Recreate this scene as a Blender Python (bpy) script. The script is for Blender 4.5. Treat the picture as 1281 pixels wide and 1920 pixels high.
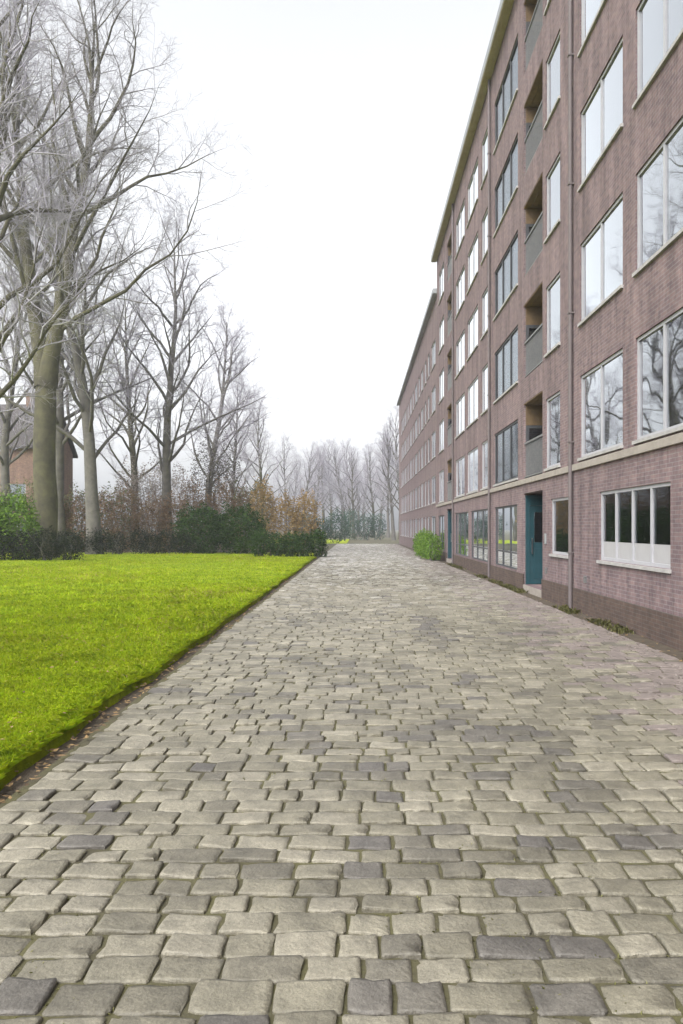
import bpy, math, random
import numpy as np
from mathutils import Vector, Matrix, noise

for o in list(bpy.data.objects):
    bpy.data.objects.remove(o)
S = bpy.context.scene
C = S.collection
R = math.radians

# ------------------------------------------------------------ camera
cd = bpy.data.cameras.new('camera')
cam = bpy.data.objects.new('camera', cd)
C.objects.link(cam)
cam.location = (0, 0, 1.75)
cam.rotation_euler = (R(90), 0, 0)
cd.lens = 28.0
cd.sensor_width = 36.0
cd.shift_x = -29.5 / 1920
cd.shift_y = 30.0 / 1920
cd.clip_start = 0.05
cd.clip_end = 3000
S.camera = cam

# ------------------------------------------------------------ light
SUN_EL, SUN_AZ = 48, 215          # high sun behind the overcast, from behind-left
W = bpy.data.worlds.new('World')
S.world = W
W.use_nodes = True
wn, wl_ = W.node_tree.nodes, W.node_tree.links
bg = wn['Background']
sky = wn.new('ShaderNodeTexSky')
sky.sky_type = 'NISHITA'
sky.sun_disc = False
sky.sun_elevation = R(SUN_EL)
sky.sun_rotation = R(SUN_AZ)
sky.dust_density = 5.0
sky.air_density = 1.0
hs = wn.new('ShaderNodeHueSaturation')
hs.inputs['Saturation'].default_value = 0.12
wl_.new(sky.outputs[0], hs.inputs['Color'])
wl_.new(hs.outputs[0], bg.inputs[0])
bg.inputs[1].default_value = 0.15

sd = bpy.data.lights.new('sun', 'SUN')
sd.energy = 0.6
sd.angle = R(35)
sd.color = (1, 0.97, 0.93)
sun = bpy.data.objects.new('sun', sd)
C.objects.link(sun)
a = R(SUN_AZ)
dirv = Vector((math.sin(a) * math.cos(R(SUN_EL)), math.cos(a) * math.cos(R(SUN_EL)), math.sin(R(SUN_EL))))
sun.rotation_euler = dirv.to_track_quat('Z', 'Y').to_euler()
sun.location = dirv * 60

S.view_settings.view_transform = 'Standard'
S.view_settings.look = 'None'
S.view_settings.gamma = 1
S.view_settings.use_curve_mapping = False
S.view_settings.exposure = 1.45
S.render.engine = 'CYCLES'
S.cycles.use_denoising = True
S.cycles.max_bounces = 6
S.cycles.diffuse_bounces = 3
S.cycles.glossy_bounces = 3
S.cycles.transmission_bounces = 4
S.cycles.transparent_max_bounces = 16
S.cycles.volume_bounces = 2
S.cycles.caustics_reflective = False
S.cycles.caustics_refractive = False

HAZE = 0.0008

# ------------------------------------------------------------ helpers
WL = {}                                          # world location of every root/parent

def tag(o, label=None, cat=None, group=None, kind=None):
    if label: o['label'] = label
    if cat: o['category'] = cat
    if group: o['group'] = group
    if kind: o['kind'] = kind
    return o

def put(o, loc=(0, 0, 0), parent=None):
    loc = Vector(loc)
    C.objects.link(o)
    WL[o.name] = loc
    if parent is not None:
        o.parent = parent
        o.location = loc - WL[parent.name]
    else:
        o.location = loc
    return o

def empty(name, loc, label, cat, group=None):
    o = bpy.data.objects.new(name, None)
    o.empty_display_size = 0.3
    return tag(put(o, loc), label, cat, group)

class MB:
    """collects quads, boxes, tubes; build() links ONE mesh object"""
    def __init__(s):
        s.v, s.f, s.m = [], [], []
    def quad(s, *p, m=0):
        n = len(s.v); s.v += [tuple(q) for q in p]; s.f.append(tuple(range(n, n + len(p)))); s.m.append(m)
    def box(s, x0, x1, y0, y1, z0, z1, m=0):
        n = len(s.v)
        s.v += [(x0,y0,z0),(x1,y0,z0),(x1,y1,z0),(x0,y1,z0),(x0,y0,z1),(x1,y0,z1),(x1,y1,z1),(x0,y1,z1)]
        for q in ((0,3,2,1),(4,5,6,7),(0,1,5,4),(1,2,6,5),(2,3,7,6),(3,0,4,7)):
            s.f.append(tuple(n + i for i in q)); s.m.append(m)
    def tube(s, pts, rad, k=6, m=0, cap=True):
        n0 = len(s.v)
        up = Vector((0.123, 0.31, 0.94))
        for i, p in enumerate(pts):
            t = (pts[min(i + 1, len(pts) - 1)] - pts[max(i - 1, 0)])
            t = t.normalized() if t.length > 1e-9 else Vector((0, 0, 1))
            a_ = t.cross(up)
            if a_.length < 1e-3: a_ = t.cross(Vector((1, 0, 0)))
            a_.normalize(); b_ = t.cross(a_)
            for j in range(k):
                w = 2 * math.pi * j / k
                q = p + (a_ * math.cos(w) + b_ * math.sin(w)) * rad[i]
                s.v.append((q.x, q.y, q.z))
        for i in range(len(pts) - 1):
            for j in range(k):
                j2 = (j + 1) % k
                s.f.append((n0 + i*k + j, n0 + i*k + j2, n0 + (i+1)*k + j2, n0 + (i+1)*k + j)); s.m.append(m)
        if cap:
            s.f.append(tuple(n0 + (len(pts)-1)*k + j for j in range(k))); s.m.append(m)
    def mesh(s, name, mats, smooth=False):
        me = bpy.data.meshes.new(name)
        me.from_pydata(s.v, [], s.f)
        for mt in (mats if isinstance(mats, (list, tuple)) else [mats]): me.materials.append(mt)
        if any(s.m): me.polygons.foreach_set('material_index', s.m)
        if smooth: me.polygons.foreach_set('use_smooth', [True] * len(s.f))
        me.update()
        return me
    def build(s, name, mats, loc=(0, 0, 0), parent=None, smooth=False):
        """vertices are given relative to loc"""
        return put(bpy.data.objects.new(name, s.mesh(name, mats, smooth)), loc, parent)

def bevel(o, w=0.01, seg=2):
    b = o.modifiers.new('bevel', 'BEVEL'); b.width = w; b.segments = seg; b.limit_method = 'ANGLE'
    return o

def attr(me, name, vals, domain='FACE'):
    at = me.attributes.new(name, 'FLOAT', domain)
    at.data.foreach_set('value', np.asarray(vals, dtype=np.float32))

# ------------------------------------------------------------ materials
def mat(name, col=(.5, .5, .5), rough=.8, var=None, scale=5, bump=0, bscale=30, metal=0, spec=.3, detail=4):
    m = bpy.data.materials.new(name); m.use_nodes = True
    nt = m.node_tree; N, L = nt.nodes, nt.links
    p = N['Principled BSDF']
    p.inputs['Base Color'].default_value = (*col, 1)
    p.inputs['Roughness'].default_value = rough
    p.inputs['Metallic'].default_value = metal
    p.inputs['Specular IOR Level'].default_value = spec
    tc = N.new('ShaderNodeTexCoord')
    if var:
        nz = N.new('ShaderNodeTexNoise'); nz.inputs['Scale'].default_value = scale; nz.inputs['Detail'].default_value = detail
        nz.inputs['Roughness'].default_value = .65
        L.new(tc.outputs['Object'], nz.inputs['Vector'])
        rp = N.new('ShaderNodeValToRGB')
        rp.color_ramp.elements[0].position = .3; rp.color_ramp.elements[1].position = .7
        rp.color_ramp.elements[0].color = (*var, 1); rp.color_ramp.elements[1].color = (*col, 1)
        L.new(nz.outputs[0], rp.inputs[0]); L.new(rp.outputs[0], p.inputs['Base Color'])
    if bump:
        n2 = N.new('ShaderNodeTexNoise'); n2.inputs['Scale'].default_value = bscale; n2.inputs['Detail'].default_value = 6
        L.new(tc.outputs['Object'], n2.inputs['Vector'])
        b = N.new('ShaderNodeBump'); b.inputs['Strength'].default_value = bump; b.inputs['Distance'].default_value = .02
        L.new(n2.outputs[0], b.inputs['Height']); L.new(b.outputs[0], p.inputs['Normal'])
    return m

def nmath(nt, op, a=None, b=None, v0=None, v1=None, clamp=False):
    n = nt.nodes.new('ShaderNodeMath'); n.operation = op; n.use_clamp = clamp
    if a is not None: nt.links.new(a, n.inputs[0])
    elif v0 is not None: n.inputs[0].default_value = v0
    if b is not None: nt.links.new(b, n.inputs[1])
    elif v1 is not None: n.inputs[1].default_value = v1
    return n.outputs[0]

def brick_mat(name, c1, c2, mortar, stain=.5, bw=.22, bh=.065):
    m = bpy.data.materials.new(name); m.use_nodes = True
    nt = m.node_tree; N, L = nt.nodes, nt.links
    p = N['Principled BSDF']; p.inputs['Roughness'].default_value = .9; p.inputs['Specular IOR Level'].default_value = .2
    g = N.new('ShaderNodeNewGeometry')
    sp = N.new('ShaderNodeSeparateXYZ'); L.new(g.outputs['Position'], sp.inputs[0])
    sn = N.new('ShaderNodeSeparateXYZ'); L.new(g.outputs['True Normal'], sn.inputs[0])
    ax = nmath(nt, 'ABSOLUTE', sn.outputs[0]); ax = nmath(nt, 'GREATER_THAN', ax, v1=.5)
    iax = nmath(nt, 'SUBTRACT', None, ax, v0=1)
    u = nmath(nt, 'ADD', nmath(nt, 'MULTIPLY', sp.outputs[1], ax), nmath(nt, 'MULTIPLY', sp.outputs[0], iax))
    cb = N.new('ShaderNodeCombineXYZ'); L.new(u, cb.inputs[0]); L.new(sp.outputs[2], cb.inputs[1])
    bt = N.new('ShaderNodeTexBrick'); L.new(cb.outputs[0], bt.inputs['Vector'])
    bt.inputs['Scale'].default_value = 1; bt.inputs['Brick Width'].default_value = bw; bt.inputs['Row Height'].default_value = bh
    bt.inputs['Mortar Size'].default_value = .006; bt.inputs['Mortar Smooth'].default_value = .2; bt.inputs['Bias'].default_value = 0
    bt.inputs['Color1'].default_value = (*c1, 1); bt.inputs['Color2'].default_value = (*c2, 1); bt.inputs['Mortar'].default_value = (*mortar, 1)
    # weathering: broad noise and vertical streaks
    mp = N.new('ShaderNodeMapping'); mp.inputs['Scale'].default_value = (2.4, .28, 1); L.new(cb.outputs[0], mp.inputs[0])
    nz = N.new('ShaderNodeTexNoise'); nz.inputs['Scale'].default_value = 1.1; nz.inputs['Detail'].default_value = 7; nz.inputs['Roughness'].default_value = .7
    L.new(mp.outputs[0], nz.inputs['Vector'])
    rp = N.new('ShaderNodeValToRGB'); L.new(nz.outputs[0], rp.inputs[0])
    rp.color_ramp.elements[0].position = .34; rp.color_ramp.elements[1].position = .62
    k = 1 - .55 * stain
    rp.color_ramp.elements[0].color = (k, k, k, 1); rp.color_ramp.elements[1].color = (1.12, 1.1, 1.08, 1)
    mx = N.new('ShaderNodeMix'); mx.data_type = 'RGBA'; mx.blend_type = 'MULTIPLY'; mx.inputs[0].default_value = 1
    L.new(bt.outputs[0], mx.inputs[6]); L.new(rp.outputs[0], mx.inputs[7])
    # per brick tint: fine noise stretched along a course
    n3 = N.new('ShaderNodeTexNoise'); n3.inputs['Scale'].default_value = 9; n3.inputs['Detail'].default_value = 3; L.new(cb.outputs[0], n3.inputs['Vector'])
    r3 = N.new('ShaderNodeValToRGB'); L.new(n3.outputs[0], r3.inputs[0])
    r3.color_ramp.elements[0].position = .35; r3.color_ramp.elements[1].position = .65
    r3.color_ramp.elements[0].color = (.86, .84, .86, 1); r3.color_ramp.elements[1].color = (1.08, 1.06, 1.04, 1)
    m2 = N.new('ShaderNodeMix'); m2.data_type = 'RGBA'; m2.blend_type = 'MULTIPLY'; m2.inputs[0].default_value = 1
    L.new(mx.outputs[2], m2.inputs[6]); L.new(r3.outputs[0], m2.inputs[7])
    L.new(m2.outputs[2], p.inputs['Base Color'])
    b = N.new('ShaderNodeBump'); b.inputs['Strength'].default_value = .5; b.inputs['Distance'].default_value = .008; b.invert = True
    L.new(bt.outputs['Fac'], b.inputs['Height']); L.new(b.outputs[0], p.inputs['Normal'])
    return m

def ramp_attr_mat(name, stops, attr_name='tone', grit=0, rough=.85, bump=.0, bscale=40, nvar=.25, nscale=14, trans=0, spec=.3):
    """colour from a per-face tone attribute, modulated by noise"""
    m = bpy.data.materials.new(name); m.use_nodes = True
    nt = m.node_tree; N, L = nt.nodes, nt.links
    p = N['Principled BSDF']; p.inputs['Roughness'].default_value = rough; p.inputs['Specular IOR Level'].default_value = spec
    at = N.new('ShaderNodeAttribute'); at.attribute_name = attr_name
    rp = N.new('ShaderNodeValToRGB'); L.new(at.outputs['Fac'], rp.inputs[0])
    el = rp.color_ramp.elements
    while len(el) < len(stops): el.new(.5)
    for e, (ps, c) in zip(el, stops): e.position = ps; e.color = (*c, 1)
    g = N.new('ShaderNodeNewGeometry')
    nz = N.new('ShaderNodeTexNoise'); nz.inputs['Scale'].default_value = nscale; nz.inputs['Detail'].default_value = 6; nz.inputs['Roughness'].default_value = .7
    L.new(g.outputs['Position'], nz.inputs['Vector'])
    mr = N.new('ShaderNodeMapRange'); mr.inputs[1].default_value = .3; mr.inputs[2].default_value = .7
    mr.inputs[3].default_value = 1 - nvar; mr.inputs[4].default_value = 1 + nvar; L.new(nz.outputs[0], mr.inputs[0])
    mx = N.new('ShaderNodeMix'); mx.data_type = 'RGBA'; mx.blend_type = 'MULTIPLY'; mx.inputs[0].default_value = 1
    L.new(rp.outputs[0], mx.inputs[6]); L.new(mr.outputs[0], mx.inputs[7]); L.new(mx.outputs[2], p.inputs['Base Color'])
    if grit:                                     # mineral speckle, and dirt lying in patches over many stones
        for sc_, lo, hi, a0, a1 in ((170, 1 - grit, 1 + grit, .38, .62), (.55, .72, 1.10, .34, .62), (3.1, .80, 1.06, .36, .6)):
            q = N.new('ShaderNodeTexNoise'); q.inputs['Scale'].default_value = sc_; q.inputs['Detail'].default_value = 7; q.inputs['Roughness'].default_value = .72
            L.new(g.outputs['Position'], q.inputs['Vector'])
            r_ = N.new('ShaderNodeMapRange'); r_.inputs[1].default_value = a0; r_.inputs[2].default_value = a1; r_.inputs[3].default_value = lo; r_.inputs[4].default_value = hi
            L.new(q.outputs[0], r_.inputs[0])
            my = N.new('ShaderNodeMix'); my.data_type = 'RGBA'; my.blend_type = 'MULTIPLY'; my.inputs[0].default_value = 1
            L.new(mx.outputs[2], my.inputs[6]); L.new(r_.outputs[0], my.inputs[7]); L.new(my.outputs[2], p.inputs['Base Color']); mx = my
    if bump:
        n2 = N.new('ShaderNodeTexNoise'); n2.inputs['Scale'].default_value = bscale; n2.inputs['Detail'].default_value = 8
        L.new(g.outputs['Position'], n2.inputs['Vector'])
        b = N.new('ShaderNodeBump'); b.inputs['Strength'].default_value = bump; b.inputs['Distance'].default_value = .01
        L.new(n2.outputs[0], b.inputs['Height']); L.new(b.outputs[0], p.inputs['Normal'])
    if trans:
        out = N['Material Output']
        tr = N.new('ShaderNodeBsdfTranslucent'); L.new(mx.outputs[2], tr.inputs[0])
        ms = N.new('ShaderNodeMixShader'); ms.inputs[0].default_value = trans
        L.new(p.outputs[0], ms.inputs[1]); L.new(tr.outputs[0], ms.inputs[2]); L.new(ms.outputs[0], out.inputs[0])
    return m

def glass_mat(name, tint=(.86, .92, .95), boost=1.5, base=.05):
    m = bpy.data.materials.new(name); m.use_nodes = True
    nt = m.node_tree; N, L = nt.nodes, nt.links
    N.remove(N['Principled BSDF'])
    tr = N.new('ShaderNodeBsdfTransparent'); tr.inputs[0].default_value = (*tint, 1)
    gl = N.new('ShaderNodeBsdfGlossy'); gl.inputs['Roughness'].default_value = .02; gl.inputs[0].default_value = (.93, .97, 1, 1)
    fr = N.new('ShaderNodeFresnel'); fr.inputs[0].default_value = 1.5
    # slight waviness of the panes
    g = N.new('ShaderNodeNewGeometry')
    nz = N.new('ShaderNodeTexNoise'); nz.inputs['Scale'].default_value = 1.3; nz.inputs['Detail'].default_value = 1; L.new(g.outputs['Position'], nz.inputs['Vector'])
    b = N.new('ShaderNodeBump'); b.inputs['Strength'].default_value = .12; b.inputs['Distance'].default_value = .02
    L.new(nz.outputs[0], b.inputs['Height']); L.new(b.outputs[0], gl.inputs['Normal'])
    f = nmath(nt, 'MULTIPLY', fr.outputs[0], v1=boost); f = nmath(nt, 'ADD', f, v1=base, clamp=True)
    ms = N.new('ShaderNodeMixShader'); L.new(f, ms.inputs[0]); L.new(tr.outputs[0], ms.inputs[1]); L.new(gl.outputs[0], ms.inputs[2])
    L.new(ms.outputs[0], N['Material Output'].inputs[0])
    return m

M = {}
M['brick'] = brick_mat('brick', (.205, .148, .148), (.150, .112, .120), (.215, .20, .20), .75)
M['brick_b'] = brick_mat('brick_grey', (.205, .150, .150), (.155, .120, .122), (.22, .205, .20))
M['brick_h'] = brick_mat('brick_house', (.25, .16, .12), (.19, .12, .10), (.25, .22, .19))
M['brick_t'] = brick_mat('brick_tan', (.36, .29, .25), (.30, .24, .21), (.33, .30, .28))
M['plinth'] = brick_mat('plinth_brick', (.105, .075, .06), (.075, .055, .048), (.10, .09, .08))
M['band'] = mat('concrete_band', (.30, .27, .235), .85, (.22, .195, .17), 3, .2)
M['stonesill'] = mat('stone_sill', (.36, .35, .34), .8, (.27, .26, .25), 6, .15)
M['frame'] = mat('window_frame', (.36, .36, .38), .45, (.32, .32, .34), 8)
M['frame_d'] = mat('dark_frame', (.06, .065, .07), .45, (.05, .05, .055), 8)
M['glass'] = glass_mat('glass')
M['glass_b'] = glass_mat('glass_coated', (.84, .92, .95), 2.6, .17)
M['glass_m'] = glass_mat('glass_plain', (.84, .92, .95), 1.8, .12)
M['glass_l'] = glass_mat('glass_clear', (.7, .74, .76), .75, 0)
M['curtain'] = mat('net_curtain', (.80, .80, .82), .95, (.74, .74, .76), 2)
M['frost'] = mat('frosted_panel', (.34, .335, .34), .5, (.30, .295, .30), 3)
M['wood'] = mat('timber_soffit', (.23, .155, .085), .65, (.15, .10, .055), 4, .2)
M['woodl'] = mat('timber_eave', (.42, .36, .25), .7, (.34, .285, .19), 3, .2)
M['zinc'] = mat('zinc', (.34, .35, .36), .45, (.28, .29, .30), 3, 0, 30, .5)
M['pipe'] = mat('downpipe_paint', (.13, .11, .11), .6, (.10, .085, .085), 3)
M['rail'] = mat('railing_metal', (.16, .165, .165), .5, (.12, .12, .12), 10)
M['railglass'] = glass_mat('rail_glass', (.62, .66, .66), 1.6, .06)
M['teal'] = mat('teal_paint', (.016, .055, .068), .4, (.012, .042, .052), 5)
M['ochre'] = mat('ochre_timber', (.15, .10, .05), .6, (.10, .065, .032), 4, .2)
M['teal_l'] = mat('teal_paint_light', (.035, .115, .14), .4, (.03, .10, .12), 5)
M['steel'] = mat('steel', (.5, .5, .5), .3, metal=1)
M['plaster'] = mat('interior_plaster', (.42, .40, .38), .9)
M['floor'] = mat('slab', (.30, .29, .27), .9, (.24, .23, .22), 4)
M['roofflat'] = mat('roof_felt', (.10, .10, .10), .95)
M['tiles'] = mat('roof_tiles', (.085, .075, .075), .8, (.06, .055, .055), 6, .4, 12)
M['tiles_r'] = mat('roof_tiles_red', (.17, .095, .07), .8, (.12, .07, .055), 6, .4, 12)
M['soil'] = mat('soil', (.085, .068, .048), 1, (.045, .036, .026), 5, .8, 25)
M['ground'] = mat('ground_litter', (.10, .085, .055), 1, (.055, .06, .03), .7, .8, 6)
M['asphalt'] = mat('asphalt', (.16, .16, .16), .95, (.12, .12, .12), 2, .2, 60)

# ------------------------------------------------------------ ground, lawn, path bed
XL, XR, XW = -2.25, 4.32, 4.70      # path left edge, path right edge, facade
Y_PATH, Y_STONE = 88.0, 88.0

mb = MB(); mb.quad((-600, -600, 0), (600, -600, 0), (600, 600, 0), (-600, 600, 0))
g = mb.build('ground', M['ground'], (0, 0, -.09)); tag(g, kind='structure')

def lawn_z(x, y):
    return .055 + .05 * noise.noise((x * .12, y * .12, 3.1)) + .018 * noise.noise((x * .8, y * .8, 1.7))

def lawn_mat():
    m = bpy.data.materials.new('turf'); m.use_nodes = True
    nt = m.node_tree; N, L = nt.nodes, nt.links
    p = N['Principled BSDF']; p.inputs['Roughness'].default_value = .95; p.inputs['Specular IOR Level'].default_value = .1
    g = N.new('ShaderNodeNewGeometry')
    def nz(s, d=5):
        n = N.new('ShaderNodeTexNoise'); n.inputs['Scale'].default_value = s; n.inputs['Detail'].default_value = d
        n.inputs['Roughness'].default_value = .7; L.new(g.outputs['Position'], n.inputs['Vector']); return n.outputs[0]
    rp = N.new('ShaderNodeValToRGB'); L.new(nz(.35), rp.inputs[0])
    e = rp.color_ramp.elements
    e[0].position = .33; e[0].color = (.19, .28, .010, 1); e[1].position = .68; e[1].color = (.34, .36, .016, 1)
    r2 = N.new('ShaderNodeValToRGB'); L.new(nz(7, 8), r2.inputs[0])
    r2.color_ramp.elements[0].position = .32; r2.color_ramp.elements[0].color = (.55, .58, .5, 1)
    r2.color_ramp.elements[1].position = .62; r2.color_ramp.elements[1].color = (1.1, 1.1, 1.1, 1)
    mx = N.new('ShaderNodeMix'); mx.data_type = 'RGBA'; mx.blend_type = 'MULTIPLY'; mx.inputs[0].default_value = 1
    L.new(rp.outputs[0], mx.inputs[6]); L.new(r2.outputs[0], mx.inputs[7]); L.new(mx.outputs[2], p.inputs['Base Color'])
    b = N.new('ShaderNodeBump'); b.inputs['Strength'].default_value = .9; b.inputs['Distance'].default_value = .04
    L.new(nz(60, 4), b.inputs['Height']); L.new(b.outputs[0], p.inputs['Normal'])
    return m
M['turf'] = lawn_mat()

def lawn_edge(y):
    return -2.47 + .075 * noise.noise((y * .9, 7.7, 0)) + .05 * noise.noise((y * 3.3, 2.7, 0))

random.seed(5)
ys = [-3 + .22 * i for i in range(60)] + [10.2 + .8 * i for i in range(57)]
ts = [0, .01, .03, .06, .1, .16, .24, .34, .46, .6, .78, 1]
v, f = [], []
for y in ys:
    e = lawn_edge(y)
    v.append((e + .03, y, -.08)); v.append((e + .005, y, .02))
    for t in ts:
        x = e + (-42 - e) * t
        v.append((x, y, lawn_z(x, y) - (.012 if t == 0 else 0)))
k = len(ts) + 2
for i in range(len(ys) - 1):
    for j in range(k - 1):
        f.append((i*k + j, i*k + j + 1, (i+1)*k + j + 1, (i+1)*k + j))
me = bpy.data.meshes.new('lawn'); me.from_pydata(v, [], f); me.materials.append(M['turf'])
me.polygons.foreach_set('use_smooth', [True] * len(f))
lawn = put(bpy.data.objects.new('lawn', me)); tag(lawn, kind='structure')

# far grass beyond the end of the lawn, left of the far path, and on the right
mb = MB(); mb.quad((-12, 90, 0), (-1.2, 90, 0), (-1.2, 125, 0), (-12, 125, 0))
tag(mb.build('verge', M['turf'], (0, 0, -.02)), kind='structure')

# path bed (earth and moss between the stones); far part is finer paving seen only as texture
def bed_mat():
    m = mat('joint_earth', (.085, .08, .035), 1, (.05, .044, .03), 2.2, .5, 40); return m
M['bed'] = bed_mat()
mb = MB(); mb.quad((XL - .03, -3, 0), (XR, -3, 0), (XR, Y_STONE, 0), (XL - .03, Y_STONE, 0))
path = mb.build('path', M['bed'], (0, 0, -.013)); tag(path, kind='structure')
mb = MB(); mb.quad((-80, Y_PATH, 0), (60, Y_PATH, 0), (60, Y_PATH + 1.9, 0), (-80, Y_PATH + 1.9, 0))
tag(mb.build('road', M['asphalt'], (0, 0, -.03)), kind='structure')
# bare earth strip where lawn and paving meet, and along the foot of the facade
mb = MB(); mb.quad((-2.72, -3, 0), (XL - .02, -3, 0), (XL - .02, 60, 0), (-2.72, 60, 0))
tag(mb.build('soil_strip', M['soil'], (0, 0, -.05)), kind='structure')
mb = MB(); mb.quad((XR, -3, 0), (XW + .05, -3, 0), (XW + .05, Y_PATH, 0), (XR, Y_PATH, 0))
tag(mb.build('soil_strip', M['soil'], (0, 0, -.03)), kind='structure')

# ------------------------------------------------------------ paving stones
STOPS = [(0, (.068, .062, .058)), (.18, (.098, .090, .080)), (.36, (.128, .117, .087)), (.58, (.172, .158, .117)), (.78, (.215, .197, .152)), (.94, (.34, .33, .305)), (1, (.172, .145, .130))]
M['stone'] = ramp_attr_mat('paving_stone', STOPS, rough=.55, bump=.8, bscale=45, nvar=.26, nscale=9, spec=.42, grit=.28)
rs = random.Random(11)
def stone_shape(rnd):
    """unit stone 1 x 1 footprint centred at 0, top about z=0; 12-gon outline with worn edges"""
    out = []
    cx = .5
    base = [(-.5,-.43),(-.45,-.5),(-.12,-.5),(.15,-.5),(.45,-.5),(.5,-.42),(.5,0),(.5,.43),(.45,.5),(.1,.5),(-.17,.5),(-.45,.5),(-.5,.42),(-.5,.02)]
    o = [(x + rnd.uniform(-.022, .022), y + rnd.uniform(-.03, .03)) for x, y in base]
    n = len(o); v = []; f = []
    tilt = (rnd.uniform(-.006, .006), rnd.uniform(-.006, .006))
    for sc, z in ((1.0, -.05), (.994, -.006), (.965, -.0008), (.80, .0015)):
        for x, y in o:
            zz = z + (tilt[0] * x + tilt[1] * y) * 2 + (rnd.uniform(-.0018, .0018) if z > -.03 else 0)
            v.append((x * sc, y * sc, zz))
    for _ in range(rnd.randrange(1, 4)):         # chipped arrises
        j = rnd.randrange(n)
        for r in (1, 2):
            x, y, z = v[r*n + j]; c = rnd.uniform(.90, .96)
            v[r*n + j] = (x * c, y * c, z - rnd.uniform(.003, .008) * (1 if r == 2 else .4))
    v.append((0, 0, .0025 + rnd.uniform(-.002, .002)))
    for r in range(3):
        for j in range(n):
            j2 = (j + 1) % n
            f.append((r*n + j, r*n + j2, (r+1)*n + j2, (r+1)*n + j))
    for j in range(n): f.append((3*n + j, 3*n + (j+1) % n, 4*n))
    return v, f
shapes = [stone_shape(rs) for _ in range(10)]
lite = []                                        # far stones: outline, worn edge and top only
for V_, F_ in shapes:
    v2 = V_[14:28:2] + V_[28:42:2]
    lite.append((v2, [(j, (j + 1) % 7, 7 + (j + 1) % 7, 7 + j) for j in range(7)] + [tuple(range(7, 14))]))

def pxy(x, y, z=0):
    return 670 + 1493 * x / y, 990 + 1493 * (1.75 - z) / y

# darker patches that the photograph shows (pixel boxes)
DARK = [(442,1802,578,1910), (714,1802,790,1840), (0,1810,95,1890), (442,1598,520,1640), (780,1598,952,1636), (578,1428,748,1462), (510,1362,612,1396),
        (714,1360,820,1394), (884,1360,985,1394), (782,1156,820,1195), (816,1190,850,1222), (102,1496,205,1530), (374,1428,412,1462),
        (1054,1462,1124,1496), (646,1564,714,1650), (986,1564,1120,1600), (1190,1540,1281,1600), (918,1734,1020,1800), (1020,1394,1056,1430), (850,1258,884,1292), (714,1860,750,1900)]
stones = []
y = -1.2
rowi = 0
while y < Y_STONE:
    d = rs.uniform(.165, .225)
    x = XL + rs.uniform(-.0, .05) - .0
    rowoff = .012 * math.sin(rowi * .7)
    while x < XR - .07:
        w = rs.choice([.19, .22, .25, .28, .31]) + rs.uniform(-.02, .02)
        if x + w > XR - .07: w = XR - .01 - x
        cx, cy = x + w / 2, y + d / 2 + rowoff + rs.uniform(-.006, .006)
        t = min(.75 + .19 * min(1, max(0, (y - 10) / 20)), max(.2, rs.gauss(.57 + .36 * min(1, max(0, (y - 14) / 34)), .15)))  # tone rises with distance: grazing sheen of the far paving put into the colour
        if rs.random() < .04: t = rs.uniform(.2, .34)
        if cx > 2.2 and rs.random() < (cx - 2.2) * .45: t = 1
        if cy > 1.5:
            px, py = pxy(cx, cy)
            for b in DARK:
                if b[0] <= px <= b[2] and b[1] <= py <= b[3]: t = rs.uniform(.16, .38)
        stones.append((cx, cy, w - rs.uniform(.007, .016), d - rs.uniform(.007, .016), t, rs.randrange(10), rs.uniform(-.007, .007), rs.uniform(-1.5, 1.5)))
        x += w
    y += d
    rowi += 1
def vis(s):
    if s[1] < 2.2: return 0
    px, py = pxy(s[0], s[1]); 
    if not (-60 < px < 1340 and py < 1990): return 0
    return s[2] * s[3] / s[1] ** 3
order = sorted(range(len(stones)), key=lambda i: -vis(stones[i]))
near = set(order[:300])
cache = {}
sv, sf, st = [], [], []
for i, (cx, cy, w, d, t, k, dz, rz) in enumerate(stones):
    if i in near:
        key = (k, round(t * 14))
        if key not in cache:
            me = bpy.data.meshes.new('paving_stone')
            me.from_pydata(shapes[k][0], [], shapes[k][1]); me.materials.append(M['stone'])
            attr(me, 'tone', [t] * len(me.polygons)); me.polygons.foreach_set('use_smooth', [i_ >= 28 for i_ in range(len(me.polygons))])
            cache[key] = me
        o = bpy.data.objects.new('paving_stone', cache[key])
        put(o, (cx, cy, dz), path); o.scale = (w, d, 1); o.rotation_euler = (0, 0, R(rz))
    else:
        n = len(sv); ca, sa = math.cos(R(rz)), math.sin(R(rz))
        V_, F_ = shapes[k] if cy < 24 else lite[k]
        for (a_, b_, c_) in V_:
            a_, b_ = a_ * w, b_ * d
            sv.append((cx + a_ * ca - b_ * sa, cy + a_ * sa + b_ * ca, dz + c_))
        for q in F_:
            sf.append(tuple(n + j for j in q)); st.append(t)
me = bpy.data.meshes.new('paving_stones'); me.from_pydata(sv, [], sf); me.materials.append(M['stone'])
attr(me, 'tone', st); o = put(bpy.data.objects.new('paving_stones', me), (0, 0, 0), path); o['kind'] = 'stuff'

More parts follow.
